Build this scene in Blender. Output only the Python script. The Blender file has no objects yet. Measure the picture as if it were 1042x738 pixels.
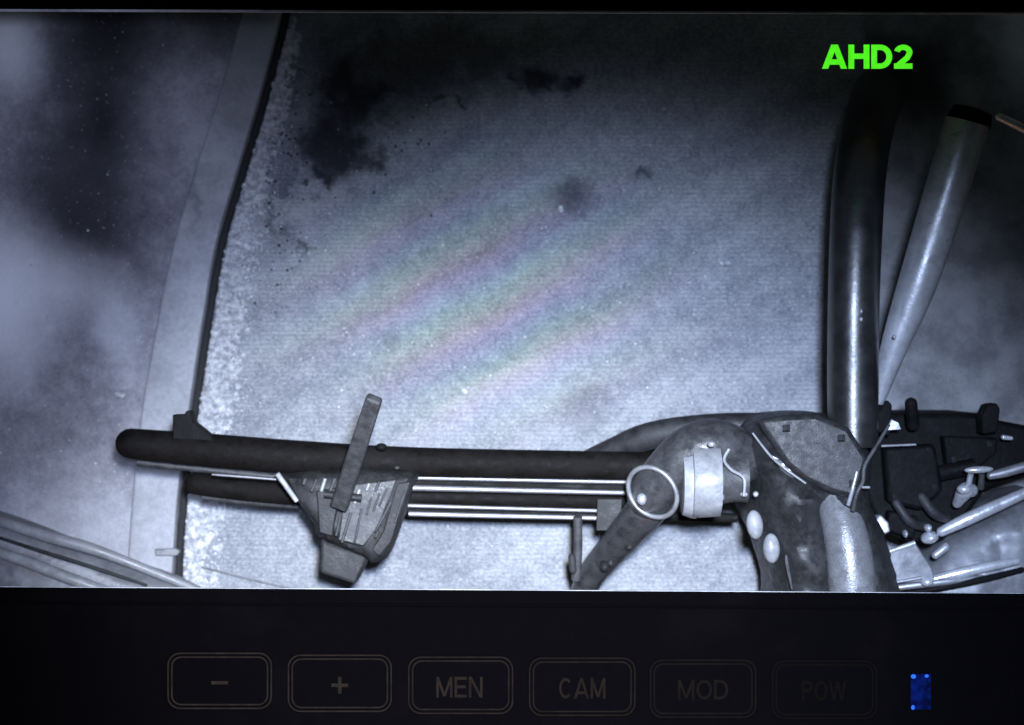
import bpy, bmesh, math, random
from mathutils import Vector, Matrix, noise as mnoise
random.seed(7)
SC = bpy.context.scene
COL = SC.collection
H = 5.0                      # height of the eye above the ground
G = 0.0025                   # metres per unit of the plan grid on the ground

def s_at(z): return G * (H - z) / H
def P(px, py, z=0.0):        # plan grid -> metres at height z
    s = s_at(z)
    return Vector(((px - 521) * s, (369 - py) * s, z))

# ------------------------------------------------------------------ camera, sky, lamps, exposure
cam_d = bpy.data.cameras.new('camera'); cam = bpy.data.objects.new('camera', cam_d); COL.objects.link(cam)
cam.location = (0, 0, H); cam.rotation_euler = (0, 0, 0)
cam_d.sensor_width = 36; cam_d.lens = 36 * H / (1042 * G)
cam_d.clip_start = 0.05; cam_d.clip_end = 200
cam_d.dof.use_dof = True; cam_d.dof.focus_distance = H - 1.0; cam_d.dof.aperture_fstop = 3.0
SC.camera = cam
W = bpy.data.worlds.new('World'); SC.world = W; W.use_nodes = True
wn = W.node_tree.nodes; wl = W.node_tree.links
sky = wn.new('ShaderNodeTexSky'); sky.sky_type = 'NISHITA'; sky.sun_disc = False
sky.sun_elevation = math.radians(2); sky.sun_rotation = math.radians(200)
bg = wn['Background']; bg.inputs['Strength'].default_value = 0.035
wl.new(sky.outputs['Color'], bg.inputs['Color'])

def spot(name, loc, target, power, size, blend, color, radius):
    d = bpy.data.lights.new(name, 'SPOT'); d.energy = power; d.spot_size = math.radians(size); d.spot_blend = blend
    d.color = color; d.shadow_soft_size = radius
    o = bpy.data.objects.new(name, d); COL.objects.link(o); o.location = loc
    o.rotation_euler = (Vector(target) - Vector(loc)).to_track_quat('-Z', 'Y').to_euler()
    return o
# the night-vision lamp beside the camera eye, aimed at the near ground, then two added spots
spot('infrared_and_fill_spot', (0.16, 0.24, 5.12), (0.18, -0.88, 0), 2150, 36.8, 1.0, (0.58, 0.71, 1.0), 0.10)
spot('infrared_and_fill_spot', (0.12, 0.34, 5.12), (-0.14, -0.82, 0), 1180, 28, 1.0, (1.0, 1.0, 0.90), 0.10)  # added narrower spot, lifts the near ground
spot('infrared_and_fill_spot', (0.0, 0.06, 5.12), (-1.25, 0.08, 0), 430, 24, 1.0, (0.60, 0.68, 1.0), 0.10)  # added fill spot, brightens the verge side
SC.view_settings.view_transform = 'Standard'; SC.view_settings.look = 'None'
SC.view_settings.exposure = 0; SC.view_settings.gamma = 1

# ------------------------------------------------------------------ materials
class N:
    """a small node-graph writer"""
    def __init__(s, name):
        s.m = bpy.data.materials.new(name); s.m.use_nodes = True
        s.t = s.m.node_tree; s.b = s.t.nodes['Principled BSDF']
        s.co = s.t.nodes.new('ShaderNodeTexCoord').outputs['Object']
    def link(s, v, inp):
        if hasattr(v, 'is_linked') or isinstance(v, bpy.types.NodeSocket): s.t.links.new(v, inp)
        else:
            try: inp.default_value = v
            except Exception: inp.default_value = tuple(v)
    def math(s, op, a, b=0.0, clamp=False):
        n = s.t.nodes.new('ShaderNodeMath'); n.operation = op; n.use_clamp = clamp
        s.link(a, n.inputs[0]); s.link(b, n.inputs[1]); return n.outputs[0]
    def vmath(s, op, a, b=(0, 0, 0)):
        n = s.t.nodes.new('ShaderNodeVectorMath'); n.operation = op
        s.link(a, n.inputs[0]); s.link(b, n.inputs[1]); return n.outputs[1] if op in ('LENGTH', 'DOT_PRODUCT') else n.outputs[0]
    def noise(s, scale, detail=4, rough=0.6, co=None, out='Fac'):
        n = s.t.nodes.new('ShaderNodeTexNoise'); n.inputs['Scale'].default_value = scale
        n.inputs['Detail'].default_value = detail; n.inputs['Roughness'].default_value = rough
        s.t.links.new(co or s.co, n.inputs['Vector']); return n.outputs[out]
    def ramp(s, v, lo, hi, a=0.0, b=1.0, smooth=True):
        n = s.t.nodes.new('ShaderNodeMapRange'); n.interpolation_type = 'SMOOTHSTEP' if smooth else 'LINEAR'
        s.link(v, n.inputs[0])
        for k, x in zip((1, 2, 3, 4), (lo, hi, a, b)): n.inputs[k].default_value = x
        return n.outputs[0]
    def mix(s, f, a, b, mode='MIX'):
        n = s.t.nodes.new('ShaderNodeMix'); n.data_type = 'RGBA'; n.blend_type = mode
        s.link(f, n.inputs[0]); s.link(a if not isinstance(a, tuple) else rgba(a), n.inputs[6]); s.link(b if not isinstance(b, tuple) else rgba(b), n.inputs[7])
        return n.outputs[2]
    def blob(s, px, py, rx, ry, warp=None, lo=0.6, hi=1.0):
        """1 inside an ellipse centred on the plan grid, 0 outside, edge broken up by the warped coordinate"""
        c = P(px, py)
        v = s.vmath('SUBTRACT', warp or s.co, (c.x, c.y, 0))
        v = s.vmath('MULTIPLY', v, (1 / (rx * G), 1 / (ry * G), 0))
        return s.ramp(s.vmath('LENGTH', v), lo, hi, 1.0, 0.0)
    def warp(s, scale, amp):
        v = s.vmath('SUBTRACT', s.noise(scale, 5, 0.65, out='Color'), (0.5, 0.5, 0.5))
        return s.vmath('ADD', s.co, s.vmath('MULTIPLY', v, (amp, amp, 0)))
    def bump(s, h, strength=0.4, dist=0.01):
        n = s.t.nodes.new('ShaderNodeBump'); n.inputs['Strength'].default_value = strength; n.inputs['Distance'].default_value = dist
        s.t.links.new(h, n.inputs['Height']); s.t.links.new(n.outputs[0], s.b.inputs['Normal'])
    def done(s, color, rough=0.7, metal=0.0, spec=None):
        s.link(color if not isinstance(color, tuple) else rgba(color), s.b.inputs['Base Color']); s.link(rough, s.b.inputs['Roughness'])
        s.b.inputs['Metallic'].default_value = metal
        if spec is not None: s.b.inputs['Specular IOR Level'].default_value = spec
        return s.m
def rgba(c): return (c[0], c[1], c[2], 1.0)
def gr(v, t=(0.96, 0.98, 1.06)): return (v * t[0], v * t[1], v * t[2])

def surface(name, lo, hi, rough=0.5, metal=0.0, scale=30, bump=0.15, spec=None, rvar=0.15, wear=None):
    n = N(name)
    a = n.noise(scale, 5, 0.65); b = n.noise(scale * 5, 3, 0.6)
    f = n.math('ADD', n.math('MULTIPLY', a, 0.7), n.math('MULTIPLY', b, 0.3))
    col = n.mix(n.ramp(f, 0.32, 0.68), lo, hi)
    if wear:
        wv = n.vmath('MULTIPLY', n.co, (1, 2.2, 1))
        chip = n.ramp(n.noise(scale * 1.7, 6, 0.75, wv), 0.60, 0.66)
        col = n.mix(n.math('MULTIPLY', chip, 0.7), col, wear)
        dust = n.ramp(n.noise(scale * 0.25, 4, 0.6), 0.48, 0.72)
        col = n.mix(n.math('MULTIPLY', dust, 0.35), col, wear)
    n.bump(b, bump, 0.004)
    r = n.ramp(a, 0.3, 0.7, max(0.05, rough - rvar), min(1, rough + rvar))
    return n.done(col, r, metal, spec)

def emit(name, color, strength, lo=0.85, scale=60, base=0.03):
    n = N(name); f = n.ramp(n.noise(scale, 2), 0.3, 0.7, lo, 1.0)
    n.done(tuple(c * base for c in color), 0.8, 0, 0.02)
    n.link(rgba(color), n.b.inputs['Emission Color']); n.t.links.new(n.math('MULTIPLY', f, strength), n.b.inputs['Emission Strength'])
    return n.m

def concrete_material():
    n = N('frosted_concrete')
    big = n.noise(2.0, 3, 0.5); mid = n.noise(22, 5, 0.75); fine = n.noise(130, 3, 0.75)
    grit = n.noise(1, 3, 0.8, n.vmath('MULTIPLY', n.co, (110, 260, 1)))
    f = n.math('ADD', n.math('ADD', n.math('MULTIPLY', big, 0.14), n.math('MULTIPLY', mid, 0.20)), n.math('ADD', n.math('MULTIPLY', fine, 0.28), n.math('MULTIPLY', grit, 0.38)))
    a_ = n.vmath('DOT_PRODUCT', n.co, (0.87, 0.5, 0)); b_ = n.vmath('DOT_PRODUCT', n.co, (-0.5, 0.87, 0))
    cb = n.t.nodes.new('ShaderNodeCombineXYZ'); n.t.links.new(n.math('MULTIPLY', a_, 1.1), cb.inputs[0]); n.t.links.new(n.math('MULTIPLY', b_, 7.0), cb.inputs[1])
    f = n.math('ADD', f, n.math('MULTIPLY', n.math('SUBTRACT', n.noise(1.1, 3, 0.5, cb.outputs[0]), 0.5), 0.22))
    col = n.mix(n.ramp(f, 0.36, 0.66), (0.12, 0.13, 0.165), (0.50, 0.515, 0.54))
    # frost grains
    gr_ = n.ramp(n.noise(170, 2, 0.8), 0.63, 0.74)
    col = n.mix(n.math('MULTIPLY', gr_, 0.55), col, (0.82, 0.84, 0.86))
    # fine lines of the screen, drawn into the concrete colour
    w = n.t.nodes.new('ShaderNodeTexWave'); w.bands_direction = 'Y'; w.inputs['Scale'].default_value = 27
    w.inputs['Distortion'].default_value = 0.6; n.t.links.new(n.co, w.inputs['Vector'])
    col = n.mix(n.math('MULTIPLY', n.math('SUBTRACT', 1.0, w.outputs['Fac']), 0.32), col, (0.18, 0.19, 0.22))
    # damp dark patches; the wide far one paints in the lamp's fall-off
    wp = n.warp(11, 0.34); wf = n.warp(26, 0.10)
    stains_and_dimming = [(350, 95, 52, 46, wp, 1.0), (345, 150, 50, 46, wp, 1.0), (325, 180, 22, 18, wp, 1.0), (430, 60, 190, 46, wp, .6), (548, 80, 30, 16, wf, 1.0), (583, 84, 16, 12, wf, 1.0), (520, 78, 8, 7, wf, .9),
              (452, 108, 16, 9, wp, .8), (655, 178, 10, 8, wf, .75), (300, 246, 9, 16, wp, .7), (284, 215, 9, 45, wp, .55), (410, 105, 60, 36, wp, .4), (400, 345, 14, 12, wf, .3), (604, 415, 40, 26, wp, .3)]
    for (x, y, rx, ry, ww, k) in stains_and_dimming:
        col = n.mix(n.math('MULTIPLY', n.blob(x, y, rx, ry, ww, 0.2, 1.25), k), col, (0.020, 0.021, 0.030))
    col = n.mix(n.math('MULTIPLY', n.blob(584, 200, 34, 30, wf, 0.0, 1.0), 0.85), col, (0.05, 0.05, 0.07))
    # screen moire painted into the ground colour as rainbow bands
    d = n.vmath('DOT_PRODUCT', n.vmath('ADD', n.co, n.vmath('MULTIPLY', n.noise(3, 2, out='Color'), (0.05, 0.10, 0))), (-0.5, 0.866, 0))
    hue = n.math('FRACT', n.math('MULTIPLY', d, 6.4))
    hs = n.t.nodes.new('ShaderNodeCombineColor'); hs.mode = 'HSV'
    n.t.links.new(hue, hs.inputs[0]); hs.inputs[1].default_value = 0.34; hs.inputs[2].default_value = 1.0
    moire = n.math('MULTIPLY', n.blob(495, 300, 260, 195, n.warp(4, 0.5), 0.0, 1.05), 0.46)
    col = n.mix(moire, col, n.mix(1.0, col, hs.outputs[0], 'MULTIPLY'))
    n.bump(n.math('ADD', n.math('MULTIPLY', fine, 0.6), n.math('MULTIPLY', mid, 0.6)), 0.55, 0.012)
    return n.done(col, 0.75)

def verge_material():
    n = N('verge_soil')
    big = n.noise(3.0, 4, 0.55); mid = n.noise(18, 5, 0.7); fine = n.noise(140, 3, 0.7)
    f = n.math('ADD', n.math('MULTIPLY', big, 0.4), n.math('ADD', n.math('MULTIPLY', mid, 0.35), n.math('MULTIPLY', fine, 0.25)))
    col = n.mix(n.ramp(f, 0.36, 0.66), (0.19, 0.187, 0.215), (0.46, 0.455, 0.50))
    wp = n.warp(5.0, 0.10)
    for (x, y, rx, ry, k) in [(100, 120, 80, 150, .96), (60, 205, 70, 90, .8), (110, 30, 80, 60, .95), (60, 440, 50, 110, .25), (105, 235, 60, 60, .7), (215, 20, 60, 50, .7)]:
        col = n.mix(n.math('MULTIPLY', n.blob(x, y, rx, ry, wp, 0.0, 1.35), k), col, (0.012, 0.012, 0.018))  # darkens wide soft patches of the verge
    for (x, y, rx, ry, k) in [(5, 310, 60, 95, 1.0), (60, 290, 70, 50, .5), (10, 40, 40, 60, .9), (110, 560, 160, 90, .25), (120, 330, 30, 60, .4)]:  # pale zones paint lens glare into the verge colour
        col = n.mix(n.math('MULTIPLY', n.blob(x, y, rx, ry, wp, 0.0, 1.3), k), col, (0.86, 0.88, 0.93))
    col = n.mix(n.math('MULTIPLY', n.ramp(n.noise(90, 2, 0.8), 0.66, 0.76), 0.5), col, (0.8, 0.82, 0.86))
    n.bump(mid, 0.5, 0.02)
    return n.done(col, 0.9)

def asphalt_material():
    n = N('worn_asphalt')
    mid = n.noise(9, 5, 0.6); fine = n.noise(160, 3, 0.7)
    f = n.math('ADD', n.math('MULTIPLY', mid, 0.75), n.math('MULTIPLY', fine, 0.25))
    col = n.mix(n.ramp(f, 0.36, 0.64), (0.16, 0.16, 0.172), (0.33, 0.333, 0.35))
    wp = n.warp(4, 0.25)
    col = n.mix(n.math('MULTIPLY', n.blob(1045, 30, 50, 80, wp, 0.1, 1.1), 0.95), col, (0.9, 0.91, 0.97))  # lens glare in the corner, painted as a pale patch
    col = n.mix(n.math('MULTIPLY', n.blob(930, 80, 70, 60, wp, 0.2, 1.1), 0.9), col, (0.012, 0.012, 0.015))
    n.bump(fine, 0.4, 0.006)
    return n.done(col, 0.85)

M = {}
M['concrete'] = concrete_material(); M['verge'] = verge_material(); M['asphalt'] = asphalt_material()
M['earth'] = surface('bare_earth', (0.05, 0.045, 0.04), (0.12, 0.11, 0.10), 0.9, 0, 3, 0.4)
n = N('smooth_kerb_stone')
fk = n.math('ADD', n.math('MULTIPLY', n.noise(9, 5, 0.65), 0.6), n.math('MULTIPLY', n.noise(90, 3, 0.7), 0.4))
ck = n.mix(n.ramp(fk, 0.35, 0.65), gr(.34), gr(.50))
wk = n.warp(6, 0.22)
ck = n.mix(n.math('MULTIPLY', n.blob(245, 20, 60, 130, wk, 0.0, 1.2), 0.6), ck, gr(.12))
ck = n.mix(n.math('MULTIPLY', n.blob(196, 180, 9, 60, wk, 0.2, 1.2), 0.5), ck, gr(.12))
n.bump(fk, 0.4, 0.006)
M['kerb'] = n.done(ck, 0.85)
M['joint'] = surface('tarred_joint', gr(.012), gr(.03), 0.9, 0, 40, 0.3)
M['snow'] = surface('crumbly_snow', (.30, .32, .37), (.96, .965, .98), 0.6, 0, 75, 1.0)
M['black_steel'] = surface('black_painted_steel', (.005, .005, .005), (.010, .0095, .0095), 0.65, 0, 25, 0.2, 0.12, wear=(.02, .02, .022))
M['brown_steel'] = surface('dull_brown_black_steel', (.004, .0035, .0033), (.010, .0085, .0082), 0.72, 0, 22, 0.3, 0.12, wear=(.018, .016, .0165))
M['gloss_tube'] = surface('glossy_black_enamel', (.010, .010, .011), (.02, .02, .022), 0.36, 0, 14, 0.12, 1.0, 0.07, wear=(.016, .016, .018))
M['zinc'] = surface('galvanised_tube', gr(.36), gr(.54), 0.40, 0.35, 16, 0.15, None, 0.10, wear=gr(.24))
M['grey_cast'] = surface('grey_cast_metal', gr(.032), gr(.080), 0.55, 0.15, 28, 0.3)
M['dark_cast'] = surface('dark_cast_metal', gr(.014), gr(.040), 0.6, 0.1, 26, 0.35, 0.3, wear=gr(.055))
M['rubber'] = surface('grimy_black_rubber', (.010, .010, .012), (.030, .030, .033), 0.55, 0, 18, 0.3)
M['tarp'] = surface('dark_oily_cover', gr(.015), gr(.027), 0.5, 0, 60, 0.14, 0.4, wear=gr(.045))
M['rail'] = surface('bright_aluminium_rail', gr(.28), gr(.42), 0.48, 0.6, 30, 0.05, None, 0.08)
M['white_nylon'] = surface('off_white_nylon', gr(.20), gr(.34), 0.42, 0, 24, 0.12, wear=gr(.12))
M['bright'] = surface('bright_bare_metal', gr(.6), gr(.85), 0.32, 0.5, 30, 0.1, None, 0.1)
M['panel'] = surface('scuffed_grey_panel', gr(.16), gr(.30), 0.45, 0.2, 12, 0.2)
M['column'] = surface('worn_grey_paint', gr(.13), gr(.22), 0.34, 0.1, 40, 0.25, 0.8, wear=gr(.08))
M['pipe'] = surface('scuffed_grey_pipe', gr(.030), gr(.070), 0.38, 0.1, 30, 0.2, 0.6, wear=gr(.10))
M['dark_machine'] = surface('greasy_black_machinery', (.003, .003, .004), (.008, .0078, .008), 0.7, 0, 16, 0.5, 0.12)
M['post'] = surface('blue_grey_post', gr(.04), gr(.085), 0.6, 0.1, 45, 0.35)
def dusty(name):
    n = N(name); c = n.mix(n.noise(30, 4), (.0010, .0008, .0012), (.0014, .0012, .0017))
    c = n.mix(n.math('MULTIPLY', n.ramp(n.noise(240, 2, 0.7), 0.70, 0.78), 0.5), c, (.012, .011, .011))
    c = n.mix(n.math('MULTIPLY', n.ramp(n.noise(5, 4, 0.6), 0.5, 0.75), 0.5), c, (.0026, .0021, .0024))
    return n.done(c, 0.85, 0, 0.01)
M['bezel'] = dusty('matt_black_plastic')
M['trim'] = surface('dull_grey_screen_edge', gr(.25), gr(.6), 0.5, 0, 7, 0.05)
M['key'] = surface('black_key_plastic', (.0010, .0008, .0012), (.0014, .0012, .0017), 0.85, 0, 30, 0.02, 0.01)
for k_, v_ in enumerate((.036, .036, .030, .021, .010, .0035)): M['print%d' % k_] = emit('dim_print_glow_%d' % k_, (1.0, 0.76, 0.68), v_, 0.6, 40, 0.001)  # glow put in for warm cabin light, fading key by key
M['osd'] = emit('lit_green_characters', (0.10, 1.0, 0.02), 0.95)
M['led_dim'] = emit('dim_blue_led_window', (0.004, 0.03, 0.40), 0.30, 0.05, 60)
M['led'] = emit('blue_led_spot', (0.03, 0.16, 1.0), 1.3)

# ------------------------------------------------------------------ mesh helpers
def link(name, bm, mat, parent=None, smooth=True, bevel=0.0):
    bmesh.ops.recalc_face_normals(bm, faces=bm.faces[:])
    me = bpy.data.meshes.new(name); bm.to_mesh(me); bm.free()
    me.materials.append(mat)
    if smooth:
        for p in me.polygons: p.use_smooth = True
        me.set_sharp_from_angle(angle=math.radians(38))
    o = bpy.data.objects.new(name, me); COL.objects.link(o)
    if parent: o.parent = parent; o.matrix_parent_inverse = Matrix.Translation(-parent.location)
    if bevel:
        b = o.modifiers.new('bevel', 'BEVEL'); b.width = bevel; b.segments = 2; b.limit_method = 'ANGLE'; b.angle_limit = math.radians(35)
    return o
def thing(name, label, cat, loc, group=None):
    o = bpy.data.objects.new(name, None); COL.objects.link(o); o.location = loc; o.empty_display_size = 0.1
    o['label'] = label; o['category'] = cat
    if group: o['group'] = group
    return o
def tag(o, label, cat, group=None):
    o['label'] = label; o['category'] = cat
    if group: o['group'] = group
    return o
def kind(o, k): o['kind'] = k; return o

def catmull(pts, n):
    if len(pts) < 3 or n <= 1: return pts
    out = []
    for i in range(len(pts) - 1):
        p0 = pts[max(0, i - 1)]; p1 = pts[i]; p2 = pts[i + 1]; p3 = pts[min(len(pts) - 1, i + 2)]
        for k in range(n):
            t = k / n
            out.append(tuple(0.5 * (2 * b + (c - a) * t + (2 * a - 5 * b + 4 * c - d) * t * t + (3 * b - a - 3 * c + d) * t ** 3) for a, b, c, d in zip(p0, p1, p2, p3)))
    out.append(pts[-1]); return out

def tube(bm, pts, seg=24, smooth=8, round_ends=False, flat=1.0, rot=0.0):
    """pts: (px, py, z, radius in plan-grid units at that height)"""
    pts = catmull([tuple(map(float, p)) for p in pts], smooth)
    cs = [P(p[0], p[1], p[2]) for p in pts]; rs = [p[3] * s_at(p[2]) for p in pts]
    if round_ends:
        for end in (0, -1):
            c = cs[end]; d = (c - cs[1 if end == 0 else -2]).normalized(); r = rs[end]
            extra = [(c + d * r * math.sin(a), max(r * math.cos(a), r * .05)) for a in (0.4, 0.8, 1.15, 1.45)]
            for (q, rr) in extra:
                if end == 0: cs.insert(0, q); rs.insert(0, rr)
                else: cs.append(q); rs.append(rr)
    rings = []; ref = None
    for i, c in enumerate(cs):
        t = (cs[min(i + 1, len(cs) - 1)] - cs[max(i - 1, 0)]).normalized()
        if ref is None:
            ref = Vector((0, 0, 1)) if abs(t.z) < 0.9 else Vector((0, 1, 0))
        u = (ref - t * ref.dot(t)).normalized(); v = t.cross(u); ref = u
        rings.append([bm.verts.new(c + (u * math.cos(a) * flat + v * math.sin(a)) * rs[i]) for a in (rot + 2 * math.pi * k / seg for k in range(seg))])
    for a, b in zip(rings, rings[1:]):
        for k in range(seg): bm.faces.new((a[k], a[(k + 1) % seg], b[(k + 1) % seg], b[k]))
    bm.faces.new(rings[0][::-1]); bm.faces.new(rings[-1])
    return bm
def T(name, pts, mat, parent=None, **k): return link(name, tube(bmesh.new(), pts, **k), mat, parent)

def prism(bm, poly, z, th):
    top = [bm.verts.new(P(x, y, z)) for x, y in poly]
    bot = [bm.verts.new(v.co - Vector((0, 0, th))) for v in top]
    bm.faces.new(top); bm.faces.new(bot[::-1]); n = len(top)
    for k in range(n): bm.faces.new((top[k], bot[k], bot[(k + 1) % n], top[(k + 1) % n]))
    return bm
def PR(name, poly, z, th, mat, parent=None, bevel=0.004, smooth=True): return link(name, prism(bmesh.new(), poly, z, th), mat, parent, smooth, bevel)

def inside(x, y, poly):
    c = False; j = len(poly) - 1
    for i in range(len(poly)):
        xi, yi = poly[i]; xj, yj = poly[j]
        if (yi > y) != (yj > y) and x < (xj - xi) * (y - yi) / (yj - yi) + xi: c = not c
        j = i
    return c
def edge_dist(x, y, poly):
    best = 1e9
    for i in range(len(poly)):
        ax, ay = poly[i - 1]; bx, by = poly[i]
        dx, dy = bx - ax, by - ay; t = max(0, min(1, ((x - ax) * dx + (y - ay) * dy) / (dx * dx + dy * dy + 1e-9)))
        best = min(best, math.hypot(x - ax - t * dx, y - ay - t * dy))
    return best
def soft(bm, poly, z0, h, edge, step=4, lump=0.0, lscale=0.03, ridges=(), depth=0.1):
    """a rounded lump with this plan outline: height h at the middle, rolling off over edge units; closed below"""
    poly = [p[:2] for p in catmull([tuple(map(float, p)) for p in poly] + [tuple(map(float, poly[0]))], 4)[:-1]]
    # outline plus a jittered grid inside it, triangulated
    from mathutils.geometry import delaunay_2d_cdt
    ring_ = []
    for (x0, y0), (x1, y1) in zip(poly, poly[1:] + poly[:1]):
        n = max(1, int(math.hypot(x1 - x0, y1 - y0) / step))
        ring_ += [(x0 + (x1 - x0) * k / n, y0 + (y1 - y0) * k / n) for k in range(n)]
    pts = list(ring_)
    xs = [p[0] for p in poly]; ys = [p[1] for p in poly]; row = 0
    y = min(ys)
    while y < max(ys):
        x = min(xs) + (step / 2 if row % 2 else 0)
        while x < max(xs):
            if inside(x, y, poly) and edge_dist(x, y, poly) > step * 0.5: pts.append((x, y))
            x += step
        y += step * 0.87; row += 1
    nr = len(ring_)
    vo, _, fo, *_r = delaunay_2d_cdt([Vector(p) for p in pts], [], [list(range(nr))], 1, 1e-5)
    tops = []
    cyc = set()
    for v in vo:
        x, y = v.x, v.y
        d = edge_dist(x, y, poly)
        if d < step * 0.2: d = 0
        t = min(1, d / edge); z = z0 + h * math.sqrt(max(0, 1 - (1 - t) ** 2))
        if d > 0:
            z += lump * t * mnoise.fractal(Vector((x * lscale, y * lscale, z0 * 3)), 1.0, 2.0, 3)
            for (ax, ay, bx, by, rw, rh) in ridges:
                dx, dy = bx - ax, by - ay; tt = max(0, min(1, ((x - ax) * dx + (y - ay) * dy) / (dx * dx + dy * dy)))
                z += t * rh * math.exp(-((math.hypot(x - ax - tt * dx, y - ay - tt * dy) / rw) ** 2))
        tops.append(bm.verts.new(P(x, y, z0) + Vector((0, 0, z - z0))))
    fs = []
    for f in fo:
        try: fs.append(bm.faces.new([tops[i] for i in f]))
        except ValueError: pass
    edges = [e for e in bm.edges if len(e.link_faces) == 1]
    low = {}
    for e in edges:
        for v in e.verts:
            if v not in low: low[v] = bm.verts.new(v.co - Vector((0, 0, depth)))
    for e in edges:
        a, b = e.verts; bm.faces.new((a, b, low[b], low[a]))
    rim = [e for e in bm.edges if len(e.link_faces) == 1]
    bmesh.ops.contextual_create(bm, geom=rim)
    bmesh.ops.delete(bm, geom=[v for v in bm.verts if not v.link_faces], context='VERTS')
    return bm
def SF(name, poly, z0, h, edge, mat, parent=None, **k): return link(name, soft(bmesh.new(), poly, z0, h, edge, **k), mat, parent)

def pebble(bm, c, r, sx=1, sy=1, sz=0.6, sub=1, jit=0.25):
    ret = bmesh.ops.create_icosphere(bm, subdivisions=sub, radius=r)
    a = random.random() * 6.28
    for v in ret['verts']:
        q = v.co * (1 + random.uniform(-jit, jit)); q = Vector((q.x * sx, q.y * sy, q.z * sz))
        v.co = Vector((q.x * math.cos(a) - q.y * math.sin(a), q.x * math.sin(a) + q.y * math.cos(a), q.z)) + c
def dome(name, px, py, z, rx, ry, h, mat, parent=None, rot=0.0):
    bm = bmesh.new(); bmesh.ops.create_uvsphere(bm, u_segments=20, v_segments=12, radius=1)
    s = s_at(z); c = P(px, py, z)
    for v in bm.verts:
        q = Vector((v.co.x * rx * s, v.co.y * ry * s, v.co.z * h))
        v.co = Vector((q.x * math.cos(rot) - q.y * math.sin(rot), q.x * math.sin(rot) + q.y * math.cos(rot), q.z)) + c
    return link(name, bm, mat, parent)

# ------------------------------------------------------------------ the ground and what is laid on it
def sheet(name, poly, z, mat, k='structure'):
    bm = bmesh.new(); bm.faces.new([bm.verts.new((*P(x, y, 0)[:2], z)) for x, y in poly])
    return kind(link(name, bm, mat, smooth=False), k)
FAR = 8000
sheet('ground', [(-FAR, -FAR), (FAR, -FAR), (FAR, FAR), (-FAR, FAR)], -0.012, M['earth'])
KR = [(315, -110), (301, -30), (291, 22), (271, 100), (247, 180), (227, 250), (213, 330), (201, 410), (189, 500), (183, 590), (181, 680), (181, 860)]   # inner edge of the kerb
KL = [(277, -110), (264, -30), (248, 22), (225, 100), (200, 180), (180, 250), (163, 330), (149, 410), (139, 500), (133, 590), (131, 680), (131, 860)]   # outer edge
kr = [p[:2] for p in catmull([tuple(map(float, p)) for p in KR], 8)]; kl = [p[:2] for p in catmull([tuple(map(float, p)) for p in KL], 8)]
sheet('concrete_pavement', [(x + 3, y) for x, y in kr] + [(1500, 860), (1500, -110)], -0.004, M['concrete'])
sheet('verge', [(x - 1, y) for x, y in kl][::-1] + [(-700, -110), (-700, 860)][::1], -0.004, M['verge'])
sheet('asphalt_lane', [(880, -108), (1499, -108), (1499, 500), (880, 500), (884, 300), (882, 150)], 0.0, M['asphalt'])

def strip(name, a, b, zt, zb, mat, jit=0.0):
    bm = bmesh.new(); rows = []
    for i, ((x0, y0), (x1, y1)) in enumerate(zip(a, b)):
        j = (random.uniform(-jit, jit), random.uniform(-jit, jit))
        q0, q1 = P(x0 + j[0], y0), P(x1 + j[1], y1)
        rows.append([bm.verts.new((q0.x, q0.y, zb)), bm.verts.new((q0.x, q0.y, zt)), bm.verts.new((q1.x, q1.y, zt)), bm.verts.new((q1.x, q1.y, zb))])
    for r, q in zip(rows, rows[1:]):
        for k in range(3): bm.faces.new((r[k], r[k + 1], q[k + 1], q[k]))
    bm.faces.new(rows[0]); bm.faces.new(rows[-1][::-1])
    return link(name, bm, mat, smooth=False, bevel=0.006)
kind(strip('kerb', kl, [(x - 5, y) for x, y in kr], 0.05, -0.02, M['kerb']), 'structure')
kind(strip('kerb_joint', [(x - 4.5, y) for x, y in kr], [(x + 2.2, y) for x, y in kr], 0.012, -0.02, M['joint'], 0.8), 'structure')

# crumbly snow pushed up along the kerb, thin towards the far end
bm = bmesh.new()
rows = []
kk = catmull([tuple(map(float, p)) for p in KR[1:-1]], 40)
for (x, y) in kk:
    wdt = 1.35 * (12 + 19 * min(1, max(0, (y - 20) / 250))); row = []
    for j in range(15):
        u = j / 14; q = P(x + 2.5 + u * wdt, y)
        nz = mnoise.fractal(Vector((q.x * 60, q.y * 60, 0.3)), 0.9, 2.0, 4); nb = mnoise.noise(Vector((q.x * 14, q.y * 14, 2.3)))
        h = 0.016 * (0.85 - 1.15 * u + 0.95 * nz + 0.45 * nb) * min(1, .5 + 5 * u) - 0.006 * max(0, 1 - (y + 10) / 110)
        row.append(bm.verts.new((q.x, q.y, -.004 + max(-.006, h) - (0.012 if j in (0, 14) else 0))))
    rows.append(row)
for r, q in zip(rows, rows[1:]):
    for j in range(14): bm.faces.new((r[j], r[j + 1], q[j + 1], q[j]))
for _ in range(3400):
    i = random.random() ** 0.85 * (len(kk) - 61) + 60; x, y = kk[int(i)]; wdt = 12 + 18 * min(1, max(0, (y - 20) / 250))
    u = min(2.2, abs(random.gauss(0, 0.75)))
    q = P(x + 4 + u * wdt, y + random.uniform(-3, 3))
    pebble(bm, q + Vector((0, 0, 0.009 * max(0, 1 - u) * random.random())), random.choice([.0016, .002, .0025, .003, .004, .0055]) * (1.1 - 0.4 * u), random.uniform(.7, 1.3), 1, 0.7)
kind(link('snow_crumbs', bm, M['snow']), 'stuff')
bm = bmesh.new()
for _ in range(420):
    x = random.uniform(215, 835); y = random.triangular(60, 610, 480)
    pebble(bm, P(x, y), random.choice([0.0015, 0.002, 0.0025, 0.003]), 1, 1, 0.6)
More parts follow.
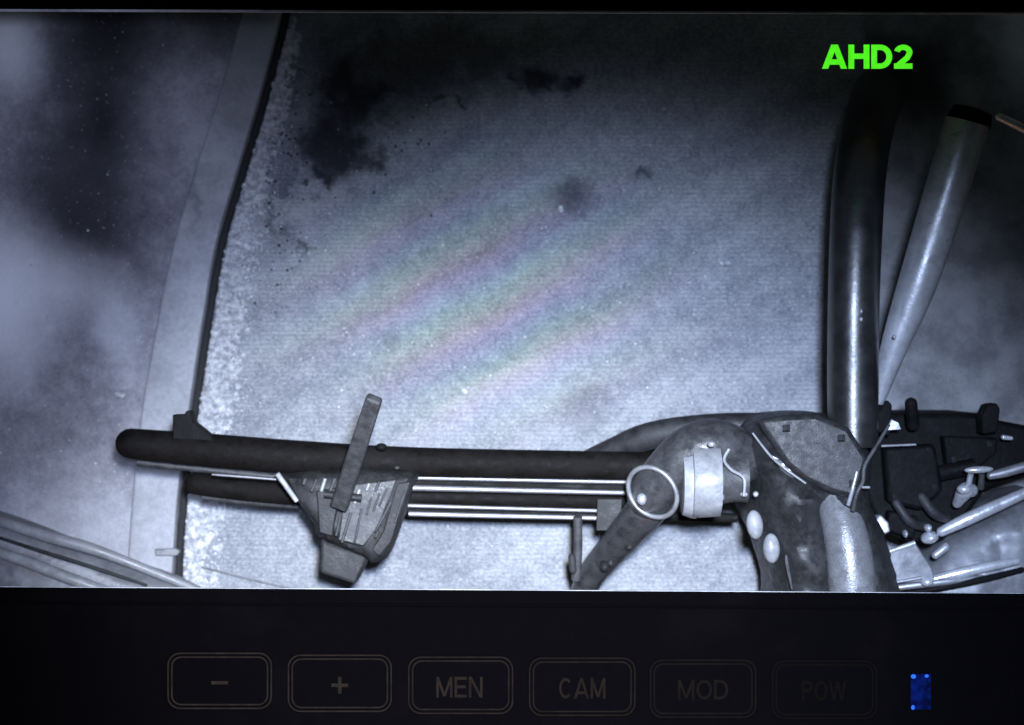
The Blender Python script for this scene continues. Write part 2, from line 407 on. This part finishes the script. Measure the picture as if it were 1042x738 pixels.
for _ in range(35):
    pebble(bm, P(random.uniform(0, 150), random.uniform(230, 590)), random.uniform(.0018, .004), 1, 1, 0.6)
kind(link('snow_specks', bm, M['snow']), 'stuff')
bm = bmesh.new()
for _ in range(180):
    x, y = random.choice([(random.gauss(283, 10), random.uniform(120, 320)), (random.gauss(350, 40), random.gauss(130, 40))])
    pebble(bm, P(x, y), random.choice([.0015, .002, .003, .004]), 1, 1, .6)
kind(link('dark_grit', bm, M['rubber']), 'stuff')
for (x, y, r, sx, sy, lab) in [(738, 268, .0115, 1.5, .7, 'white ice chip lying alone on the open concrete near the long black tube'),
                               (473, 398, .009, 1, .9, 'small round white ice chip on the concrete above the long dark beam'),
                               (571, 213, .008, 1.3, .8, 'tiny white ice chip at the rim of the soft round dark stain'),
                               (123, 402, .012, .7, 1.2, 'white ice chip on the dirty verge beside the kerb')]:
    bm = bmesh.new(); pebble(bm, P(x, y, 0.006), r, sx, sy, .6, 2, 0.12); tag(link('ice_chip', bm, M['snow']), lab, 'ice chip')

# ------------------------------------------------------------------ the long dark beam and the rails slung under it
BZ = 0.42
t = thing('carrier_beam', 'long dark brown-black steel beam with rounded end and bright rails beneath it', 'beam', P(420, 470, 0))
T('beam_tube', [(133, 451.5, BZ, 15.5), (210, 458, BZ, 17), (300, 465, BZ, 17), (420, 470, BZ, 15), (600, 473.5, BZ, 14.5), (770, 476, BZ, 14.5)], M['brown_steel'], t, round_ends=True, seg=28, smooth=5)
PR('end_stop', [(175.5, 422), (188, 421.5), (189.5, 418), (194.5, 418), (196.5, 429), (216, 444.5), (218, 454), (175.5, 452)], BZ + .03, .05, M['black_steel'], t, 0.003)
T('lower_lip', [(140, 470.5, BZ - .03, 3.4), (190, 476, BZ - .03, 3.4), (300, 487, BZ - .03, 3)], M['grey_cast'], t, smooth=3)
T('lower_tube', [(199, 492, BZ - .1, 11.5), (250, 498, BZ - .1, 12), (320, 504, BZ - .1, 12)], M['brown_steel'], t, round_ends=True, smooth=4)
T('tube_edge', [(206, 505, BZ - .13, 3.5), (250, 510, BZ - .13, 4), (305, 514, BZ - .13, 4)], M['grey_cast'], t, smooth=4)
T('highlight_rod', [(216, 483, BZ + .03, 1.0), (250, 485.5, BZ + .03, 1.2), (281, 488, BZ + .03, 1.0)], M['rail'], t, smooth=3)  # bright rod modelled in place of the lower tube's highlight line
T('rail', [(366, 485, BZ - .02, 2.0), (500, 488, BZ - .02, 2.0), (655, 491, BZ - .02, 2.0)], M['rail'], t, smooth=2)
T('rail', [(416, 496.5, BZ - .03, 3.0), (500, 498.5, BZ - .03, 2.6), (655, 502, BZ - .03, 2.2)], M['rail'], t, smooth=2)
T('rail', [(412, 514.5, BZ - .07, 2.0), (500, 517, BZ - .07, 1.8), (652, 521, BZ - .07, 1.8)], M['rail'], t, smooth=2)
T('rail', [(416, 523, BZ - .10, 2.2), (500, 525, BZ - .10, 2.2), (640, 528, BZ - .10, 2.0)], M['zinc'], t, smooth=2)
T('inner_channel', [(330, 489, BZ - .07, 9), (500, 493, BZ - .07, 9), (690, 498, BZ - .07, 9)], M['black_steel'], t, smooth=2)
T('inner_channel', [(330, 503, BZ - .10, 9), (500, 507, BZ - .10, 9), (690, 512, BZ - .10, 9)], M['brown_steel'], t, smooth=2)
T('inner_channel', [(410, 519, BZ - .13, 5), (500, 521, BZ - .13, 5), (750, 527, BZ - .13, 5)], M['black_steel'], t, smooth=2)
dome('bolt_head', 388, 455, BZ + .05, 6, 4, .012, M['black_steel'], t)
dome('bolt_head', 404, 476, BZ + .055, 3, 2, .008, M['grey_cast'], t)
PR('gusset_plate', [(608, 508), (633, 508), (631, 540), (607, 540)], BZ - .02, .006, M['dark_cast'], t, 0.001)

# ------------------------------------------------------------------ ribbed clamp on the beam
CZ = 0.52
t = thing('ribbed_clamp', 'grey cast clamp with pale ribs gripping the long dark beam', 'clamp', P(355, 530, 0))
SF('clamp_body', [(286, 483), (345, 478), (421, 480), (419, 498), (401, 553), (392, 569), (378, 573), (369, 566), (324, 546), (320, 534), (303, 510)], CZ - .06, .05, 14, M['dark_cast'], t, step=5, lump=.012, lscale=.06, depth=.12)
PR('cheek_plate', [(322, 500), (346, 496), (338, 546), (325, 542)], CZ + .012, .03, M['dark_cast'], t, 0.003)
PR('cheek_plate', [(352, 494), (404, 488), (384, 538), (370, 556), (344, 550)], CZ + .008, .03, M['grey_cast'], t, 0.003)
PR('cheek_plate', [(404, 492), (418, 490), (398, 552), (386, 566), (378, 560), (390, 540)], CZ + .0, .03, M['dark_cast'], t, 0.003)
for (x0, y0, x1, y1, r, b) in [(331, 487, 327, 500, 1.9, 1), (341, 487, 336, 500, 1.9, 1), (366, 498, 361, 512, 1.8, 1), (357, 522, 348, 552, 1.6, 1), (368, 518, 361, 552, 1.2, 0), (398, 511, 382, 541, 1.3, 1), (376, 492, 373, 499, 1.8, 1),
                               (386, 490, 382, 500, 1.5, 0), (394, 497, 386, 515, 1.1, 0), (386, 503, 380, 520, 1.1, 0), (378, 506, 373, 524, 1.1, 0), (385, 540, 382, 547, 1.6, 1), (311, 487, 309, 493, 1.8, 0), (322, 488, 317, 500, 1.3, 0), (412, 500, 402, 532, 1.1, 0), (346, 527, 342, 545, 1.2, 0)]:
    T('rib', [(x0, y0, CZ + .024, r), (x1, y1, CZ + .022, r)], M['grey_cast' if (b == 0 or len(t.children) % 2) else 'zinc'], t, seg=10)
T('strut', [(282, 482, CZ - .02, 2.8), (302, 510, CZ - .04, 2.4)], M['bright'], t, seg=12)
PR('foot_block', [(327, 547), (333, 552), (374, 565), (371, 577), (362, 595), (325, 583)], CZ - .07, .09, M['dark_cast'], t, 0.008)

t = thing('flat_post', 'blue-grey flat post standing tilted across the long dark beam', 'post', P(345, 505, 0.3))
bm = bmesh.new()
a, b = Vector(P(381, 405, .82)), Vector(P(345, 516, .56)); d = (b - a).normalized(); sd = d.cross(Vector((0, 0, 1))).normalized(); up = sd.cross(d)
hw, ht = .0185, .011
vs = [bm.verts.new(p + sd * i * hw * k + up * j * ht) for p, k in ((a, .96), (b, 1.12)) for (i, j) in ((-1, -1), (1, -1), (1, 1), (-1, 1))]
for q in ((0, 1, 2, 3), (7, 6, 5, 4), (0, 4, 5, 1), (1, 5, 6, 2), (2, 6, 7, 3), (3, 7, 4, 0)): bm.faces.new([vs[k] for k in q])
link('post_blade', bm, M['post'], t, bevel=.006)
T('pivot_pin', [(330, 503, .55, 4), (368, 507, .55, 4)], M['dark_cast'], t, seg=12)

# ------------------------------------------------------------------ pipe elbow with white collar
t = thing('hose_loop', 'thick black hose arching behind the pipe elbow', 'hose', P(700, 440, 0))
T('hose_body', [(592, 470, .30, 9), (625, 457, .34, 12), (660, 444, .38, 14), (710, 436, .40, 14), (770, 433, .40, 13), (840, 438, .38, 13)], M['rubber'], t)
t = thing('pipe_elbow', 'grey pipe elbow with flared ring mouth and white collar', 'pipe', P(690, 490, 0))
T('lower_pipe', [(591, 612, .20, 13), (600, 588, .26, 14), (622, 560, .36, 16), (655, 522, .50, 20), (668, 506, .54, 21)], M['pipe'], t)
bm = bmesh.new()
c = P(664, 501, .612); R = Matrix.Rotation(math.radians(36), 3, 'Z') @ Matrix.Rotation(math.radians(-34), 3, 'Y')
mj, mn, su, sv = 28.0 * s_at(.612), 2.6 * s_at(.612), 48, 12
rg = []
for i in range(su):
    A = 2 * math.pi * i / su
    rg.append([bm.verts.new(c + R @ Vector(((mj + mn * math.cos(B)) * math.cos(A) * .93, (mj + mn * math.cos(B)) * math.sin(A), mn * math.sin(B)))) for B in (2 * math.pi * k / sv for k in range(sv))])
for i in range(su):
    for k in range(sv): bm.faces.new((rg[i][k], rg[i][(k + 1) % sv], rg[(i + 1) % su][(k + 1) % sv], rg[(i + 1) % su][k]))
link('flared_ring', bm, M['rail'], t)
T('elbow', [(662, 504, .55, 24.5), (680, 482, .58, 26), (702, 463, .60, 29), (726, 456, .60, 30), (752, 466, .56, 28)], M['pipe'], t, round_ends=True)
T('collar_flange', [(694, 491, .615, 33), (702, 491, .615, 36), (708, 491, .615, 37)], M['zinc'], t, seg=32)
T('white_collar', [(704, 490, .64, 36), (710, 490, .64, 38), (732, 490, .64, 36.5)], M['white_nylon'], t, seg=10, smooth=1)
T('sleeve', [(730, 486, .62, 28), (748, 486, .62, 25), (760, 486, .62, 26)], M['grey_cast'], t, smooth=3)
T('clip_ring', [(742, 457, .70, 1.6), (737, 468, .70, 1.6), (744, 478, .70, 1.6), (757, 487, .70, 1.6), (757, 505, .70, 1.6)], M['zinc'], t, seg=8)
dome('bolt', 653, 508, .62, 5, 6, .02, M['bright'], t)
dome('bolt', 640, 556, .44, 5, 5, .03, M['dark_cast'], t)
dome('bolt', 615, 576, .38, 5, 6, .03, M['dark_cast'], t)
dome('bolt', 621, 572, .38, 4, 5, .03, M['grey_cast'], t)
dome('bolt', 733, 506, .66, 4, 5, .02, M['bright'], t)
dome('bolt', 724, 452, .72, 4, 3, .012, M['bright'], t)
t = thing('support_leg', 'thin grey upright leg propping the bright rails by the pipe foot', 'leg', P(588, 560, 0))
T('leg_tube', [(588, 526, .36, 4.6), (588, 560, .34, 4.6), (586, 590, .32, 5)], M['grey_cast'], t, seg=12)
T('leg_clamp', [(582, 567, .35, 4), (583, 580, .35, 4)], M['dark_cast'], t, seg=10, round_ends=True)

# ------------------------------------------------------------------ covered joint
t = thing('joint_cover', 'bulky dark oily cover over the joint with two pale bolt heads', 'cover', P(820, 520, 0))
SF('cover_shell', [(747, 452), (757, 434), (776, 423), (830, 420), (862, 430), (884, 462), (884, 510), (902, 552), (908, 630), (796, 640), (785, 590), (772, 548), (757, 515), (762, 488), (752, 470)],
   .50, .16, 34, M['tarp'], t, step=6, lump=.022, lscale=.03, ridges=[(768, 440, 812, 492, 7, .03), (812, 492, 870, 512, 8, .025), (800, 520, 790, 600, 10, .03), (762, 500, 800, 545, 10, -.03), (835, 500, 840, 620, 10, -.025)], depth=.2)
PR('top_plate', [(770, 427), (796, 423), (830, 421), (864, 435), (884, 466), (873, 509), (846, 502), (820, 490), (800, 474)], .695, .05, M['tarp'], t, .012)
for (x, y) in ((800, 436), (856, 446), (868, 492)): T('cap_screw', [(x, y - 3, .698, 4.2), (x + .4, y + 3, .702, 4.2)], M['dark_cast'], t, seg=6, smooth=1)
T('seam', [(766, 441, .645, 1.0), (784, 464, .675, 1.3), (799, 477, .70, 1.2), (820, 492, .70, 1.0)], M['zinc'], t, seg=8)
SF('worn_patch', [(786, 464), (800, 472), (812, 484), (808, 487), (796, 479)], .665, .012, 4, M['zinc'], t, step=3, depth=.02)
T('pale_column', [(846, 500, .60, 18), (858, 535, .64, 22), (866, 580, .655, 24), (869, 650, .65, 25)], M['column'], t, round_ends=True)
for (x, y, rx, ry, r) in [(768, 534, 9.5, 17, .12), (785, 558, 9.5, 17.5, .06)]:
    o = dome('bolt_head', x, y, .63, rx * .9, ry * .88, .016, M['white_nylon'], t, r)
T('scuff', [(800, 565, .665, 1.2), (801, 575, .665, 2.0), (806, 600, .665, 1.0)], M['grey_cast'], t, seg=8)
dome('grease_nipple', 757, 503, .66, 4, 3, .01, M['bright'], t); dome('grease_nipple', 769, 503, .66, 3, 3, .01, M['bright'], t)

# ------------------------------------------------------------------ upright tubes
t = thing('upright_tube', 'long glossy black tube running straight out from the joint cover and bending down', 'tube', P(868, 430, 0))
T('tube_shaft', [(868, 455, .60, 25), (868, 380, .60, 26), (869, 300, .605, 26), (872, 220, .58, 26.5), (876, 170, .52, 26.5), (882, 135, .42, 26.5), (888, 112, .28, 26.5), (893, 100, .12, 26.5), (896, 94, -.06, 26.5)], M['gloss_tube'], t, seg=36)
dome('rivet', 876, 325, .66, 1.8, 2.5, .008, M['bright'], t); dome('rivet', 876, 317, .66, 1.8, 2.5, .008, M['bright'], t)
t = thing('slanted_tube', 'pale galvanised tube leaning beside the long black tube', 'tube', P(900, 400, 0))
T('tube_shaft', [(984, 124, .64, 22), (960, 205, .62, 22), (933, 290, .60, 19.5), (911, 350, .58, 14), (898, 392, .56, 9), (893, 410, .55, 6)], M['zinc'], t, seg=32)
T('end_flange', [(989.5, 113, .645, 20.5), (986, 124, .645, 23)], M['dark_machine'], t, seg=28)
T('guide_rod', [(1003, 136, .65, 1.6), (978, 205, .63, 1.8), (944, 290, .61, 2.0), (916, 355, .58, 2.4), (895, 404, .54, 2.6)], M['zinc'], t, seg=10)
dome('rivet', 910, 343, .66, 2, 2, .01, M['bright'], t)
T('stay_rod', [(1017, 119, .8, 4.2), (1034, 127, .8, 4.4), (1075, 147, .8, 4.4)], M['bright'], None, smooth=1, round_ends=True)
tag(bpy.data.objects['stay_rod'], 'short white stay rod beyond the top end of the pale tube', 'rod')

# ------------------------------------------------------------------ machinery cluster
t = thing('winch_housing', 'greasy black machine housing with a stubby knob and bracket on top', 'machine', P(950, 480, 0))
PR('housing_shell', [(886, 432), (893, 421), (1000, 421), (1018, 428), (1060, 436), (1060, 478), (1004, 498), (980, 532), (958, 552), (925, 552), (895, 541), (880, 500)], .40, .38, M['dark_machine'], t, .012)
PR('gear_cover', [(900, 456), (952, 452), (960, 500), (938, 520), (904, 512)], .46, .06, M['dark_machine'], t, .01)
PR('side_plate', [(960, 444), (1016, 446), (1014, 462), (996, 476), (964, 474)], .45, .05, M['dark_machine'], t, .006)
PR('mount_foot', [(905, 520), (935, 526), (930, 549), (902, 540)], .45, .05, M['dark_machine'], t, .006)
T('drive_shaft', [(955, 482, .46, 8), (992, 474, .46, 8)], M['dark_machine'], t, seg=20)
for (x, y) in ((908, 462), (944, 459), (950, 496), (910, 506), (968, 450), (1006, 452), (970, 468)):
    T('cap_screw', [(x, y - 1.5, .462, 2.6), (x + .5, y + 1.5, .468, 2.6)], M['dark_cast'], t, seg=6, smooth=1)
T('knob', [(927, 411, .5, 6.5), (929, 432, .48, 6.8)], M['dark_machine'], t, round_ends=True, seg=16)
PR('top_bracket', [(999, 424), (1004, 412), (1014, 410), (1018, 416), (1015, 440), (1000, 442)], .49, .06, M['dark_machine'], t, 0.004)
PR('tube_foot', [(893, 440), (893, 420), (903, 407), (908, 412), (906, 444)], .53, .10, M['dark_machine'], t, 0.004)
PR('lit_tag', [(903, 438), (907, 427), (914, 430), (917, 437)], .545, .012, M['bright'], t, 0.001)
T('edge_wire', [(897, 454, .53, 1.0), (932, 452.5, .53, 1.0)], M['zinc'], t, seg=8)
T('hose_stub', [(938, 506, .47, 5), (950, 522, .47, 5.5), (962, 527, .44, 5.5)], M['rubber'], t, round_ends=True)
T('hose_stub', [(912, 512, .47, 4.5), (925, 530, .47, 5), (940, 536, .45, 5)], M['rubber'], t, round_ends=True)
t = thing('cable', 'thin grey cable running down between joint cover and black housing', 'cable', P(880, 470, .5))
T('cable_run', [(905, 432, .70, 1.6), (893, 452, .71, 2.0), (880, 474, .72, 2.3), (878, 490, .72, 2.2), (872, 502, .72, 2.2), (868, 520, .71, 2.4)], M['grey_cast'], t, seg=10)
T('cable_branch', [(872, 480, .71, 1.6), (867, 500, .71, 2.0), (863, 514, .70, 2.0)], M['zinc'], t, seg=10)
T('cable_clip', [(877, 496, .725, 1.2), (885, 496, .725, 1.2)], M['zinc'], t, seg=8)

t = thing('fender_panel', 'scuffed grey fender panel under the bright metal trim bars', 'fender', P(980, 580, 0))
SF('panel_shell', [(930, 580), (965, 545), (1060, 500), (1090, 560), (1080, 640), (900, 640), (905, 600)], .30, .10, 30, M['panel'], t, step=7, lump=.02, depth=.25)
T('trim_bar', [(958, 541, .44, 5), (985, 528, .45, 6.5), (1020, 512, .45, 6), (1060, 494, .45, 5)], M['bright'], t, round_ends=True)
T('trim_bar', [(948, 590, .43, 4.5), (990, 580, .44, 5.5), (1035, 571, .43, 4)], M['bright'], t, round_ends=True)
T('trim_bar', [(905, 599, .43, 3), (960, 592, .44, 4), (1000, 588, .43, 3)], M['rail'], t, round_ends=True)
T('dark_groove', [(920, 605, .43, 3.5), (990, 592, .44, 3.5), (1040, 580, .43, 3)], M['dark_machine'], t, round_ends=True)
dome('bolt_head', 943, 592, .455, 7, 5, .02, M['bright'], t)
t = thing('latch_plate', 'pale folded latch plate at the foot of the black housing', 'plate', P(925, 575, 0))
PR('plate_face', [(897, 564), (931, 552), (948, 578), (952, 592), (904, 594)], .47, .02, M['panel'], t, 0.003)
T('plate_edge', [(897, 564, .475, 2), (931, 552.5, .475, 2.6)], M['bright'], t, seg=10)
T('plate_edge', [(903, 594, .475, 1.6), (938, 588, .475, 1.8)], M['rail'], t, seg=10)
tag(PR('angle_cleat', [(882, 540), (896, 524), (904, 532), (906, 541), (890, 549)], .50, .05, M['bright'], None, 0.004), 'small bright metal cleat wedged against the dark joint cover', 'cleat')
t = thing('valve_assembly', 'bright metal valve with disc handle above the fender trim', 'valve', P(985, 490, 0))
dome('disc_handle', 996, 478, .58, 15, 3.6, .012, M['bright'], t, .05)
T('valve_stem', [(988, 482, .56, 3.0), (984, 500, .54, 3.4)], M['zinc'], t, seg=10)
T('valve_stem', [(999, 482, .56, 3.0), (998, 497, .54, 3.4)], M['grey_cast'], t, seg=10)
T('valve_body', [(974, 512, .5, 5), (982, 500, .53, 8.5), (988, 499, .53, 7)], M['zinc'], t, round_ends=True, seg=16)
dome('valve_cap', 981, 498, .565, 7.5, 5, .015, M['bright'], t)
T('outlet_pipe', [(1008, 484, .55, 4), (1025, 480, .55, 5), (1060, 470, .55, 5)], M['rail'], t, round_ends=True)
t = thing('coupling', 'small bright hose coupling in the notch below the black housing', 'coupling', P(948, 545, 0))
dome('coupling_nut', 946, 547, .50, 9, 6.5, .03, M['bright'], t, .3)
dome('coupling_cap', 944, 537, .51, 4, 4, .02, M['bright'], t)
T('coupling_tail', [(952, 565, .48, 4), (962, 557, .48, 4.5)], M['zinc'], t, round_ends=True, seg=12)
dome('coupling_screw', 921, 543, .50, 2.5, 4, .02, M['bright'], t)
tag(T('rim_chip', [(1021, 445, .50, 2.5), (1029, 446, .50, 2)], M['bright'], None, seg=10, round_ends=True), 'tiny bright chip at the edge of the black housing', 'metal chip')

# ------------------------------------------------------------------ bumper at the near corner
t = thing('curved_bumper', 'curved grey bumper with two pale lips at the verge corner', 'bumper', P(110, 590, 0))
SF('bumper_shell', [(-20, 520), (25, 535), (70, 553), (120, 572), (190, 598), (230, 640), (-40, 660)], .22, .06, 20, M['panel'], t, step=7, depth=.1)
T('pale_lip', [(-20, 524, .265, 5), (45, 545, .285, 6), (85, 556, .285, 6), (125, 570, .275, 5), (200, 600, .25, 4)], M['white_nylon'], t)
T('pale_lip', [(-20, 556, .285, 5), (28, 572, .295, 6), (48, 580, .30, 6), (80, 592, .30, 6), (125, 608, .29, 5)], M['white_nylon'], t)
T('dark_groove', [(-20, 541, .285, 1.5), (45, 562, .295, 2), (90, 576, .295, 2), (150, 596, .28, 1.5)], M['dark_cast'], t)
tag(T('loose_wire', [(205, 577, .02, .8), (250, 588, .02, .8), (275, 594, .02, .8), (330, 606, .02, .8)], M['panel'], None, seg=8), 'thin dark wire lying on the pale concrete near the foot block', 'wire')
tag(PR('dark_tab', [(157, 559), (178, 558), (183, 561), (180, 566), (158, 566)], .062, .02, M['panel'], None, 0.003), 'small grey tab lying on the kerb strip', 'tab')

# ------------------------------------------------------------------ the monitor round it all
MZ = 1.0
mon = thing('monitor', 'black plastic monitor with a dim row of buttons and blue light below its screen', 'monitor', P(521, 700, MZ))
def frame(name, outer, inner, z, th, mat, bevel=.003):
    bm = bmesh.new(); n = len(outer)
    ot = [bm.verts.new(P(x, y, z)) for x, y in outer]; it = [bm.verts.new(P(x, y, z)) for x, y in inner]
    ob = [bm.verts.new(v.co - Vector((0, 0, th))) for v in ot]; ib = [bm.verts.new(v.co - Vector((0, 0, th))) for v in it]
    for k in range(n):
        j = (k + 1) % n
        bm.faces.new((ot[k], ot[j], it[j], it[k])); bm.faces.new((ob[k], ib[k], ib[j], ob[j]))
        bm.faces.new((ot[k], ob[k], ob[j], ot[j])); bm.faces.new((it[k], it[j], ib[j], ib[k]))
    return link(name, bm, mat, mon, smooth=False, bevel=bevel)
# housing: a deep shell, open behind the glass
frame('housing', [(-70, -70), (1112, -70), (1112, 810), (-70, 810)], [(-30, 8.2), (1072, 11.6), (1072, 605), (-30, 598)], MZ, .022, M['bezel'])
frame('screen_edge', [(-31.5, 7), (1073.5, 10.5), (1073.5, 606), (-31.5, 599)], [(-27, 11.6), (1069, 14.6), (1069, 604), (-27, 596.5)], MZ - .012, .006, M['trim'], .001)
T('bezel_ridge', [(-66, 613, MZ + .001, 1.6), (1108, 620, MZ + .001, 1.6)], M['key'], mon, seg=8)

def rrect(x0, y0, x1, y1, r, n=6):
    out = []
    for cx, cy, a0 in ((x1 - r, y0 + r, -90), (x1 - r, y1 - r, 0), (x0 + r, y1 - r, 90), (x0 + r, y0 + r, 180)):
        for k in range(n + 1):
            a = math.radians(a0 + 90 * k / n); out.append((cx + r * math.cos(a), cy + r * math.sin(a)))
    return out
def ring(x0, y0, x1, y1, r, w, z, name, mat, parent):
    a, b = rrect(x0, y0, x1, y1, r), rrect(x0 + w, y0 + w, x1 - w, y1 - w, max(1, r - w))
    bm = bmesh.new(); n = len(a); th = .0015
    at_ = [bm.verts.new(P(x, y, z)) for x, y in a]; bt = [bm.verts.new(P(x, y, z)) for x, y in b]
    ab = [bm.verts.new(v.co - Vector((0, 0, th))) for v in at_]; bb = [bm.verts.new(v.co - Vector((0, 0, th))) for v in bt]
    for k in range(n):
        j = (k + 1) % n
        for f in ((at_[k], at_[j], bt[j], bt[k]), (at_[k], ab[k], ab[j], at_[j]), (bt[k], bt[j], bb[j], bb[k]), (ab[k], bb[k], bb[j], ab[j])): bm.faces.new(f)
    return link(name, bm, mat, parent, smooth=False)
def sub(o, parent):
    o.parent = parent; o.matrix_parent_inverse = Matrix.Identity(4); return o
def arc(cx, cy, rx, ry, a0, a1, n=14):
    return [(cx + rx * math.cos(math.radians(a0 + (a1 - a0) * k / n)), cy + ry * math.sin(math.radians(a0 + (a1 - a0) * k / n))) for k in range(n + 1)]
def glyph(c, w):
    """strokes of a capital of height 1 (y up) and its width, pen width w"""
    h = w / 2
    if c == 'A': W = .92; return W, [[(h * .9, 0), (W / 2 - h * .1, 1)], [(W - h * .9, 0), (W / 2 + h * .1, 1)], [(.2, .28), (W - .2, .28)]]
    if c == 'H': W = .80; return W, [[(h, 0), (h, 1)], [(W - h, 0), (W - h, 1)], [(h, .52), (W - h, .52)]]
    if c == 'D': W = .80; return W, [[(h, 0), (h, 1)], [(h, 1 - h), (W * .42, 1 - h)] + arc(W * .42, .5, W * .58 - h, .5 - h, 90, -90) + [(h, h)]]
    if c == '2': W = .70; return W, [arc(W / 2, 1 - W / 2 + .03, W / 2 - h, W / 2 - h - .03, 170, -20) + [(W * .72, .46), (h * 1.1, h)], [(0, h), (W, h)]]
    if c == 'M': W = .92; return W, [[(h, 0), (h, 1)], [(W - h, 0), (W - h, 1)], [(h, 1), (W / 2, .06)], [(W - h, 1), (W / 2, .06)]]
    if c == 'E': W = .70; return W, [[(h, 0), (h, 1)], [(h, 1 - h), (W, 1 - h)], [(h, .52), (W * .93, .52)], [(h, h), (W, h)]]
    if c == 'N': W = .78; return W, [[(h, 0), (h, 1)], [(W - h, 0), (W - h, 1)], [(h, 1), (W - h, 0)]]
    if c == 'C': W = .82; return W, [arc(W / 2, .5, W / 2 - h, .5 - h, 42, 318, 24)]
    if c == 'O': W = .88; return W, [arc(W / 2, .5, W / 2 - h, .5 - h, 0, 360, 30)]
    if c == 'P': W = .74; return W, [[(h, 0), (h, 1)], [(h, 1 - h), (W * .5, 1 - h)] + arc(W * .5, .72, W * .5 - h, .28 - h, 90, -90) + [(h, .44 + h)]]
    if c == 'W': W = 1.15; return W, [[(h, 1), (W * .27, 0)], [(W * .27, 0), (W / 2, 1)], [(W / 2, 1), (W * .73, 0)], [(W * .73, 0), (W - h, 1)]]
def letters(text, x0, x1, y0, y1, z, name, mat, parent, w=.14, gap=.12, th=.0010):
    bm = bmesh.new(); x = 0; runs = []
    for c in text:
        W, st = glyph(c, w); runs += [[(x + p[0], p[1]) for p in q] for q in st]; x += W + gap
    tot = x - gap; i = 0
    for q in runs:
        zz = z - .00012 * (i % 4); i += 1
        v = [Vector(p) for p in q]; L = []; Rr = []
        for k in range(len(v)):
            d = (v[min(k + 1, len(v) - 1)] - v[max(k - 1, 0)]).normalized(); nn = Vector((-d.y, d.x)) * w / 2
            straight = len(v) == 2 and abs(d.x) > .02 and abs(d.y) > .5
            if straight: nn = Vector((-w / 2 / abs(d.y) * (1 if d.y > 0 else -1), 0))
            L.append(v[k] + nn); Rr.append(v[k] - nn)
        mp = lambda p, zq: bm.verts.new(P(x0 + p.x / tot * (x1 - x0), y1 - p.y * (y1 - y0), z) + Vector((0, 0, zq - z)))
        a = [mp(p, zz) for p in L]; b = [mp(p, zz) for p in Rr]; a2 = [mp(p, zz - th) for p in L]; b2 = [mp(p, zz - th) for p in Rr]
        for k in range(len(v) - 1):
            for f in ((a[k], b[k], b[k + 1], a[k + 1]), (a[k], a[k + 1], a2[k + 1], a2[k]), (b[k], b2[k], b2[k + 1], b[k + 1]), (a2[k], a2[k + 1], b2[k + 1], b2[k])): bm.faces.new(f)
        bm.faces.new((a[0], a2[0], b2[0], b[0])); bm.faces.new((a[-1], b[-1], b2[-1], a2[-1]))
    return link(name, bm, mat, parent, smooth=False)
KEYS = [('minus', 170, 277, 664, 722, None), ('plus', 292.5, 399, 666, 725, None), ('MEN', 415, 522.5, 668, 727, (444, 491, 689, 710)), ('CAM', 538, 647, 669, 729, (569, 616, 690, 711)),
        ('MOD', 661, 770, 671, 731, (690, 741, 692, 712)), ('POW', 785, 893, 672, 732, (816, 861, 693, 713))]
for ki, (nm, x0, x1, y0, y1, box) in enumerate(KEYS):
    pm = M['print%d' % ki]
    k = PR('button', rrect(x0 - 1, y0 - 1, x1 + 1, y1 + 1, 13), MZ + .003, .006, M['key'], None, 0.0008, smooth=False)
    k.parent = mon; k.matrix_parent_inverse = Matrix.Translation(-mon.location)
    ring(x0 + .3, y0 + .3, x1 - .3, y1 - .3, 13, 1.3, MZ + .0042, 'outline', pm, k).matrix_parent_inverse = Matrix.Identity(4)
    ring(x0 + 4.2, y0 + 4.2, x1 - 4.2, y1 - 4.2, 10, 1.3, MZ + .0042, 'outline', pm, k).matrix_parent_inverse = Matrix.Identity(4)
    cx, cy = (x0 + x1) / 2, (y0 + y1) / 2
    if nm == 'minus': sub(PR('symbol', [(cx - 8.5, cy + .4), (cx + 8.5, cy + .4), (cx + 8.5, cy + 3.6), (cx - 8.5, cy + 3.6)], MZ + .0042, .0012, pm, None, 0, False), k)
    elif nm == 'plus':
        w = 1.7; L = 8.5; cy += 2
        sub(PR('symbol', [(cx - w, cy - L), (cx + w, cy - L), (cx + w, cy - w), (cx + L, cy - w), (cx + L, cy + w), (cx + w, cy + w), (cx + w, cy + L), (cx - w, cy + L), (cx - w, cy + w), (cx - L, cy + w), (cx - L, cy - w), (cx - w, cy - w)], MZ + .0042, .0012, pm, None, 0, False), k)
    else:
        o = letters(nm, *box, MZ + .0042, 'lettering', pm, None); sub(o, k)
for ax in (-60, 1102):
    for ay in (60, 690): T('mounting_arm', [(ax, ay, MZ - .03, 7), (521 + (ax - 521) * 1.2, ay, 0.4, 7), (521 + (ax - 521) * 1.35, ay, -.03, 7)], M['bezel'], mon, smooth=1, seg=12)
letters('AHD2', 837, 928.5, 45.5, 70, MZ - .005, 'screen_lettering', M['osd'], None, .22, .07)
o = bpy.data.objects['screen_lettering']; o.parent = mon; o.matrix_parent_inverse = Matrix.Translation(-mon.location); o['label'] = 'bright green AHD2 characters shown on the screen'
led = PR('status_light', [(927, 686), (947, 686), (947, 722), (927, 722)], MZ + .0025, .004, M['led_dim'], None, 0, False)
led.parent = mon; led.matrix_parent_inverse = Matrix.Translation(-mon.location)
for (x, y, rx, ry) in [(929.5, 688.5, 2.6, 2.2), (943, 688, 2, 1.6), (929, 720, 1.8, 2.4)]:
    sub(dome('glow_spot', x, y, MZ + .004, rx, ry, .002, M['led'], None), led)
bpy.context.view_layer.update()
